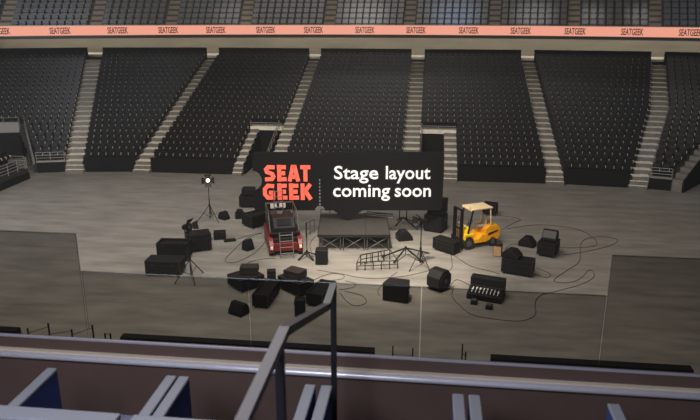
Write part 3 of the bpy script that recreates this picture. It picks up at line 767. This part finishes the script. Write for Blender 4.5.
for i in range(14):
    a, b = 2 * PI * i / 14, 2 * PI * (i + 1) / 14
    q = lambda t_: (.17 * math.cos(t_), -.36 + .17 * math.sin(t_) * .6, 1.3 + .17 * math.sin(t_) * .8)
    k.tube(q(a), q(b), .016, 6)
obj('steering_wheel', k, M['rubber'], fk)
for sx in (-1, 1):
    k = MB(); k.bar((sx * .48, -.78, .82), (sx * .46, -.5, 2.06), .07, .07); obj('cab_post', k, M['blackmetal'], fk)
    k = MB(); k.bar((sx * .48, .72, 1.1), (sx * .46, .66, 2.06), .06, .06); obj('cab_post', k, M['cream'], fk)
    k = MB(); k.box((sx * .47, -.72, .78), (.2, .56, .12)); k.box((sx * .47, -.98, .66), (.2, .06, .26)); obj('fender', k, M['yellow2'], fk, bevel=.02)
k = MB(); k.box((0, .08, 2.1), (1.08, 1.4, .07)); k.box((0, -.6, 2.07), (1.0, .06, .1)); obj('roof', k, M['cream'], fk, bevel=.02)
for (x, y, r, w) in ((-.47, -.72, .34, .22), (.47, -.72, .34, .22), (-.44, .88, .28, .2), (.44, .88, .28, .2)):
    k = MB(); s_ = 1 if x > 0 else -1; k.tube((x - w / 2, y, r), (x + w / 2, y, r), r, 20); wh = obj('wheel', k, M['rubber'], fk, bevel=.03)
    k = MB(); k.tube((x + s_ * w / 2, y, r), (x + s_ * (w / 2 + .02), y, r), r * .5, 14); obj('hub', k, M['greymetal'], wh)
for sx in (-1, 1):
    k = MB(); k.box((sx * .40, -1.16, 1.12), (.09, .14, 2.06)); k.box((sx * .29, -1.14, 1.1), (.07, .1, 2.0)); obj('mast_rail', k, M['blackmetal'], fk)
k = MB()
for z in (.35, 1.1, 2.1): k.box((0, -1.14, z), (.86, .08, .09))
obj('mast_crossbar', k, M['blackmetal'], fk)
k = MB(); k.tube((-.1, -1.1, .3), (-.1, -1.1, 1.7), .035, 8); k.tube((.1, -1.1, .3), (.1, -1.1, 1.7), .035, 8); obj('lift_cylinder', k, M['greymetal'], fk)
k = MB(); k.box((0, -1.28, .25), (.95, .06, .1)); k.box((0, -1.28, .6), (.95, .06, .1)); 
for x in (-.42, -.14, .14, .42): k.box((x, -1.28, .42), (.05, .05, .4))
obj('carriage', k, M['blackmetal'], fk)
for x in (-.28, .28):
    k = MB(); k.box((x, -1.33, .35), (.11, .05, .6)); k.box((x, -1.48, .07), (.11, .32, .045)); obj('fork', k, M['blackmetal'], fk)
k = MB(); k.tube((.35, -.62, 2.14), (.35, -.62, 2.22), .05, 8); obj('beacon', k, M['yellow2'], fk)
for sx in (-.36, .36):
    k = MB(); k.tube((sx, -.88, 1.25), (sx, -.96, 1.25), .06, 10); obj('headlight', k, M['white'], fk)

# ------------------------------------------------------------------ red lift (local: front = -Y)
rl_ = thing('work_lift', 'red mobile work lift with black deck, guard rails and two ladders', 'lift', (-7.4, 32.6, 0), R(19))
for sx in (-1, 1):
    k = MB(); k.prism([(-1.7, .2), (1.15, .2), (1.15, .9), (-1.2, .9), (-1.5, .78), (-1.7, .58)], 'x', sx * .72 - .12, sx * .72 + .12); obj('side_skirt', k, M['red'], rl_, bevel=.03)
k = MB(); k.box((0, -1.45, .45), (1.2, .3, .42)); obj('front_bumper', k, M['red'], rl_, bevel=.03)
k = MB(); k.box((0, -.2, .62), (1.2, 2.6, .5)); k.box((0, -.1, 1.06), (1.5, 2.4, .12)); obj('deck', k, M['blackmetal'], rl_, bevel=.02)
k = MB(); k.prism([(-1.25, .85), (-.1, .85), (-.1, 1.75), (-.75, 1.75), (-1.25, 1.35)], 'x', -.56, .56); obj('equipment_box', k, M['case'], rl_, bevel=.04)
k = MB(); k.box((0, -1.02, 1.58), (.7, .4, .03), (R(39), 0, 0)); obj('equipment_panel', k, M['grille'], rl_)
k = MB(); k.box((-.38, .55, 1.4), (.4, .6, .55)); obj('tool_chest', k, M['edge'], rl_, bevel=.03)
k = MB(); k.box((.36, .62, 1.36), (.42, .6, .48)); obj('tool_chest', k, M['edge'], rl_, bevel=.03)
k = MB(); k.box((-.3, .95, 1.86), (.34, .06, .26)); obj('light_panel', k, M['white'], rl_, bevel=.02)
k = MB(); k.box((.16, .95, 1.86), (.34, .06, .26)); obj('light_panel', k, M['white'], rl_, bevel=.02)
for sx in (-1, 1):
    k = MB()
    k.tube((sx * .72, -.6, 1.98), (sx * .72, 1.05, 2.02), .028, 8); k.tube((sx * .72, -.6, 1.55), (sx * .72, 1.05, 1.55), .022, 8); k.tube((sx * .72, -1.15, 1.1), (sx * .72, -.6, 1.98), .03, 8)
    for y in (-.6, .2, 1.05): k.tube((sx * .72, y, 1.1), (sx * .72, y, 2.0), .025, 8)
    obj('guard_rail', k, M['greymetal'], rl_)
k = MB(); k.tube((-.72, 1.05, 2.0), (.72, 1.05, 2.0), .028, 8); k.tube((-.72, 1.05, 2.0), (-.72, 1.05, 1.1), .026, 8); k.tube((.72, 1.05, 2.0), (.72, 1.05, 1.1), .026, 8); k.tube((-.72, 1.05, 1.55), (.72, 1.05, 1.55), .022, 8); obj('end_rail', k, M['greymetal'], rl_)
def ladder(name, x0, x1, ya, za, yb, zb, n, mtl='greymetal'):
    k = MB()
    for x in (x0, x1): k.bar((x, ya, za), (x, yb, zb), .05, .06)
    for i in range(n):
        u = (i + .5) / n; k.tube((x0, ya + (yb - ya) * u, za + (zb - za) * u), (x1, ya + (yb - ya) * u, za + (zb - za) * u), .025, 6)
    obj(name, k, M[mtl], rl_)
ladder('front_ladder', -.32, .32, -2.0, .1, -1.66, 1.25, 4)
ladder('rear_ladder', -.28, .18, .86, 1.1, 1.0, 2.75, 6)
for (x, y) in ((-.70, -1.35), (.70, -1.35), (-.70, .85), (.70, .85)):
    k = MB(); s_ = 1 if x > 0 else -1; k.tube((x - .13, y, .27), (x + .13, y, .27), .27, 18); wh = obj('wheel', k, M['rubber'], rl_, bevel=.02)
    k = MB(); k.tube((x + s_ * .13, y, .27), (x + s_ * .15, y, .27), .14, 12); obj('hub', k, M['greymetal'], wh)
for sx in (-.72, .72):
    k = MB(); k.box((sx, -1.73, .48), (.13, .1, .16)); obj('headlight', k, M['white'], rl_, bevel=.02)

# ------------------------------------------------------------------ cables
def smooth(pts, n=7):
    out = []
    P = [pts[0]] + pts + [pts[-1]]
    for i in range(1, len(P) - 2):
        for j in range(n):
            t_ = j / n; q = []
            for d in range(2):
                a, b, c, e = P[i - 1][d], P[i][d], P[i + 1][d], P[i + 2][d]
                q.append(.5 * (2 * b + (c - a) * t_ + (2 * a - 5 * b + 4 * c - e) * t_ ** 2 + (3 * b - a - 3 * c + e) * t_ ** 3))
            out.append((q[0], q[1], .014))
    out.append((*pts[-1], .014)); return out
CAB = [('dark cable curving right from the forklift rear into a wide bend', [(4.5, 36.6), (6.47, 37.59), (8.31, 37.08), (8.95, 35.79), (8.96, 34.66), (8.49, 34.14), (7.54, 33.88), (6.8, 33.9)]),
       ('long looping dark cable on the right, ending at the mixing desk', [(6.9, 32.75), (8.36, 33.53), (9.7, 34.59), (10.17, 35.44), (9.65, 35.87), (8.81, 35.6), (8.24, 34.89), (7.83, 33.32), (7.49, 31.88), (6.76, 30.74), (6.03, 29.67), (5.9, 29.19), (6.46, 29.14), (7.1, 29.68), (7.67, 30.73), (7.88, 30.63), (7.72, 29.87), (6.96, 28.97), (5.86, 28.17), (5.0, 27.53), (4.67, 26.68), (4.52, 25.6), (3.93, 24.98), (3.07, 24.97), (2.0, 25.3), (1.46, 26.3), (1.23, 27.09), (1.35, 28.2)]),
       ('short dark cable from forklift wheel to a floor wedge', [(4.1, 33.3), (4.46, 34.0), (4.9, 34.1)]),
       ('looping dark cable on floor left of the red lift', [(-8.4, 32.9), (-8.55, 31.2), (-9.1, 29.89), (-9.7, 29.98), (-9.72, 31.25), (-9.5, 33.43), (-8.95, 34.2)]),
       ('dark cable from red lift to the left boxed case', [(-8.26, 28.4), (-8.53, 29.72), (-8.0, 30.4), (-7.3, 30.6)]),
       ('dark cable curling right of the near cluster top boxes', [(-5.0, 28.1), (-4.35, 28.93), (-3.74, 28.88), (-3.72, 28.4), (-4.46, 28.0), (-4.9, 27.7)]),
       ('small dark cable curl behind the handrail top', [(-3.7, 27.15), (-3.15, 27.44), (-3.02, 27.9), (-3.55, 28.19)]),
       ('dark cable loop lying right of the case behind handrail', [(-3.62, 26.9), (-3.24, 26.04), (-2.81, 25.59), (-2.38, 25.94), (-2.62, 26.63), (-3.42, 27.02)]),
       ('thin dark cable from the barrier down to the wide speaker', [(-1.85, 26.7), (-1.98, 27.36), (-1.55, 28.78), (-1.25, 29.5)]),
       ('dark cable from forklift case to the eight-sided monitor', [(.35, 28.5), (.97, 29.56), (1.32, 30.49), (1.3, 32.2)]),
       ('dark cable from forklift case to the case with a wedge', [(1.45, 32.1), (2.18, 30.72), (3.0, 30.2), (3.5, 29.8)]),
       ('short dark cable crossing behind the mixing desk', [(1.15, 28.1), (1.5, 28.9), (2.1, 28.3), (2.6, 28.1)]),
       ('short dark cable curl right of the case with a wedge', [(5.1, 30.0), (5.57, 29.62), (5.83, 30.14), (5.3, 30.8)]),
       ('dark cable looping behind the forklift roof case', [(4.3, 39.1), (5.48, 38.6), (4.91, 37.59), (4.2, 36.4)]),
       ('dark cable from stage deck past the red lift right side', [(-5.9, 34.2), (-6.0, 33.0), (-5.7, 31.6), (-5.4, 30.6)]),
       ('long thin cable crossing floor between barrier and the monitors', [(-5.0, 29.3), (-3.9, 29.0), (-2.6, 28.6), (-1.0, 29.0), (.4, 30.0)]),
       ('thin cable leading from small bits to the red lift', [(-10.1, 33.0), (-9.5, 33.9), (-8.9, 34.3)])]
for lb, p in CAB:
    k = MB(); k.path(smooth(p), .014, 6); tag(obj('cable', k, M['cable']), lb, 'cable', 'dark cables on the arena floor')

# ------------------------------------------------------------------ near side of the bowl, seen from above
for (x0, x1, lb) in ((-22, -13.3, 1), (-9.7, -1.45, 2), (2.12, 7.98, 3)):
    k = MB(); k.box(((x0 + x1) / 2, 18.83, .86), (x1 - x0, .3, 1.72)); struct('wall_near', k, M['wallblack'], bevel=.01)
def near_rail(label, posts, joins):
    t = thing('stair_handrail', label, 'railing', (posts[0][0], 18.6, 0))
    for (x, z, z0) in posts:
        k = MB(); k.box((x - posts[0][0], 0, z / 2), (.04, .04, z)); obj('post', k, M['blackmetal'], t)
    for (a, b) in joins:
        k = MB(); k.tube((a[0] - posts[0][0], 0, a[1]), (b[0] - posts[0][0], 0, b[1]), .013, 6); obj('rail', k, M['greymetal'], t)
    return t
near_rail('thin stair handrail with dark posts at lower left beyond the sill', [(-12.06, 2.12, 0), (-11.28, 1.95, 0), (-10.55, 2.15, 0), (-12.8, 1.9, 0)], [((-12.8, 1.72), (-12.06, 2.0)), ((-11.28, 1.75), (-10.55, 2.05)), ((-12.06, 1.72), (-11.28, 1.9))])
near_rail('pair of short dark posts just left of the long near wall', [(-10.15, 1.88, 0), (-9.97, 1.88, 0)], [((-10.15, 1.86), (-9.97, 1.86))])
near_rail('short dark posts beyond the sill right of centre gap start', [(-.87, 2.0, 0), (-.26, 1.97, 0)], [((-.87, 1.74), (-.26, 1.72))])
near_rail('taller dark posts beyond the sill left of right near wall', [(1.23, 2.2, 0), (1.34, 1.95, 0)], [((1.23, 1.9), (1.34, 1.8))])

# ------------------------------------------------------------------ balcony in the foreground
k = MB(); k.box((-.3, 2.7, 9.4), (9, 1.6, .2)); struct('floor.002', k, M['balcfloor'])
k = MB(); k.box((-.3, .4, 9.95), (9, 3.0, .3)); struct('floor.003', k, M['balcfloor'])
k = MB(); k.box((-.3, 3.43, 9.53), (9, .05, .92)); struct('wall_parapet', k, M['brown'])
k = MB(); k.box((-.3, 3.437, 10.036), (9, .018, .080)); struct('wall_upstand', k, M['brown'])
k = MB(); k.box((-.3, 3.414, 9.998), (9, .028, .014)); struct('trim_ledge', k, M['ledge'])
k = MB(); k.tube((-4.8, 3.388, 9.978), (4.2, 3.388, 9.978), .019, 14); struct('trim_nosing', k, M['nosing'], smooth=True)
k = MB(); k.box((-.3, 3.438, 10.081), (9, .022, .010)); struct('trim_sill', k, M['sill'])
PX = [-4.6, -2.98, -1.98, -.985, -.01, .97, 1.98, 4.0]
for i in range(7):
    x0, x1 = PX[i] + .003, PX[i + 1] - .003
    zt = 10.75 if (i < 2 or i > 4) else 10.52
    k = MB(); k.box(((x0 + x1) / 2, 3.44, (10.08 + zt) / 2), (x1 - x0, .012, zt - 10.08))
    lb = ['tall clear glass pane out of sight at far left', 'tall clear glass balcony pane at left', 'low glass balcony pane, first right of the tall left pane', 'low glass balcony pane in the middle behind the handrail', 'low glass balcony pane, first left of the tall right pane', 'tall clear glass balcony pane at right', 'tall clear glass pane out of sight at far right'][i]
    t = thing('glass_pane', lb, 'glass', ((x0 + x1) / 2, 3.44, 10.087), 0, 'glass balcony panes')
    g = MB(); g.add([((x0 - x1) / 2, 0, 0), ((x1 - x0) / 2, 0, 0), ((x1 - x0) / 2, 0, zt - 10.087), ((x0 - x1) / 2, 0, zt - 10.087)], [(0, 1, 2, 3)])
    obj('sheet', g, M['glass'], t)
    g = MB(); w = (x1 - x0) / 2; g.box((0, 0, zt - 10.087), (2 * w, .010, .003)); g.box((-w + .001, 0, (zt - 10.087) / 2), (.001, .008, zt - 10.087)); g.box((w - .001, 0, (zt - 10.087) / 2), (.001, .008, zt - 10.087))
    obj('edge', g, M['glassedge'], t)

# chairs
def chair(label, x0, x1):
    cx = (x0 + x1) / 2; w = (x1 - x0)
    t = thing('balcony_chair', label, 'chair', (cx, 2.64, 9.5), 0, 'navy balcony chairs')
    for s_ in (-1, 1):
        k = MB(); k.box((s_ * (w / 2 - .031), -.01, .345), (.052, .56, .67)); ar = obj('armrest', k, M['navy'], t, bevel=.004)
        k = MB(); k.box((s_ * (w / 2 - .031), -.01, .69), (.056, .565, .02)); obj('arm_cap', k, M['ctrim'], ar, bevel=.006)
    k = MB(); k.box((0, .02, .37), (w - .13, .58, .12)); obj('seat_pan', k, M['pan'], t, bevel=.02)
    k = MB(); k.box((0, -.34, .565), (w - .06, .07, .52)); bk = obj('backrest', k, M['navy'], t, bevel=.01)
    k = MB(); k.box((0, -.335, .838), (w - .05, .085, .03)); obj('back_cap', k, M['ctrim'], bk, bevel=.008)
    k = MB(); k.box((0, 0, .17), (w - .2, .36, .34)); obj('base', k, M['post'], t)
chair('navy balcony chair with pale caps at far left of the row', -1.93, -1.225)
chair('navy balcony chair directly left of the handrail', -1.22, -.51)
chair('navy balcony chair directly right of the handrail', -.49, .215)
chair('navy balcony chair at right end of the row', .23, .94)

# handrail
t = thing('stair_handrail', 'grey metal stair handrail with dark posts rising between balcony chairs', 'railing', (-.45, 2.0, 0))
k = MB()
P = [(0, 1.1, 10.65), (0, .87, 10.645), (0, -.03, 10.975), (0, -.75, 10.975), (0, -1.6, 10.975)]
for i in range(len(P) - 1): k.bar(P[i], P[i + 1], .034, .03)
for p in P[1:-1]: k.tube((p[0] - .017, p[1], p[2]), (p[0] + .017, p[1], p[2]), .015, 12)
obj('top_rail', k, M['handrail'], t)
for (y, z0, z1) in ((1.1, 9.5, 10.645), (-.11, 10.1, 10.96)):
    k = MB(); k.box((.0, y, (z0 + z1) / 2), (.026, .036, z1 - z0)); obj('post', k, M['post'], t)
    
# ------------------------------------------------------------------ lights
def area(name, loc, tgt, size, watts, col, sy=None):
    l = bpy.data.lights.new(name, 'AREA'); l.energy = watts; l.color = col; l.size = size
    if sy: l.shape = 'RECTANGLE'; l.size_y = sy
    o = bpy.data.objects.new(name, l); C.objects.link(o); o.location = loc
    o.rotation_euler = (Vector(tgt) - Vector(loc)).to_track_quat('-Z', 'Y').to_euler(); return o
def spot(name, loc, tgt, watts, col, deg, blend=.6, r=.3):
    l = bpy.data.lights.new(name, 'SPOT'); l.energy = watts; l.color = col; l.spot_size = R(deg); l.spot_blend = blend; l.shadow_soft_size = r
    o = bpy.data.objects.new(name, l); C.objects.link(o); o.location = loc
    o.rotation_euler = (Vector(tgt) - Vector(loc)).to_track_quat('-Z', 'Y').to_euler(); return o
WARM = (1, .94, .86); COOL = (.74, .83, 1)
area('arena_key', (-10, 31, 27), (-10, 32, 0), 14, 4300, WARM)
area('bowl_wash', (-6, 18, 24), (-6, 58, 4), 12, 5200, (1, .94, .86), 5)
area('opposite_fill', (-6, 6.5, 16.2), (-6, 60, 6), 36, 4600, (1, .94, .86), 1.5)  # added unseen lamp, reaches the top seat rows below the deck edge
area('under_deck_fill', (-6, 60, 9.7), (-6, 60.5, 4), 70, 420, (1, .93, .82), 1)  # added unseen strip that brightens the rows shaded by the upper deck
spot('stage_spot', (-4, 20, 24), (-2.0, 30.5, 0), 56000, (1, .91, .77), 29, 1, .8)
area('concourse_strip', (-6, 66.6, 9.6), (-6, 68.4, 7.4), 80, 950, (1, .93, .82), .6)
spot('left_seat_fill', (-17, 6, 16), (-35, 56, 5), 42000, (.84, .9, 1), 34, 1, 1)  # added cool spot, greys the left seats in place of thicker haze
spot('left_haze_fill', (-38, 30, 22), (-24, 34, 4), 16000, (.84, .9, 1), 50, 1, 1)  # extra unseen spot, added to lift the haze over the left end
spot('right_blue_light', (14, 25, 22), (19, 52, 3), 4500, (.55, .7, 1), 45, 1, 1)
for X, dg, en, cl in ((-15.2, 7, 9000, (1, .96, .9)), (-5.2, 8, 14000, (1, .97, .92)), (1.6, 9, 13000, (.45, .64, 1)), (7.4, 7, 9000, (1, .97, .92)), (11.3, 5, 8000, (1, .97, .92)), (14.6, 5, 8000, (1, .97, .92))):
    spot('upper_deck_spot', (X * .5, 22, 19), (X, yc(X) + 1.5, 11.4), en * 1.6, cl, dg, 1, .4)
area('balcony_light', (-1.6, -.4, 13.2), (-.9, 3.4, 9.8), 2.0, 195, (.86, .88, 1), 1)

w = bpy.data.worlds.new('world'); bpy.context.scene.world = w; w.use_nodes = True
w.node_tree.nodes['Background'].inputs[0].default_value = (.9, .92, 1, 1); w.node_tree.nodes['Background'].inputs[1].default_value = .02
nt = w.node_tree
vs_ = nt.nodes.new('ShaderNodeVolumeScatter'); vs_.inputs['Color'].default_value = (.92, .95, 1, 1)
vs_.inputs['Density'].default_value = .00042
nt.links.new(vs_.outputs[0], nt.nodes['World Output'].inputs['Volume'])
sc = bpy.context.scene
sc.view_settings.view_transform = 'Standard'; sc.view_settings.look = 'None'
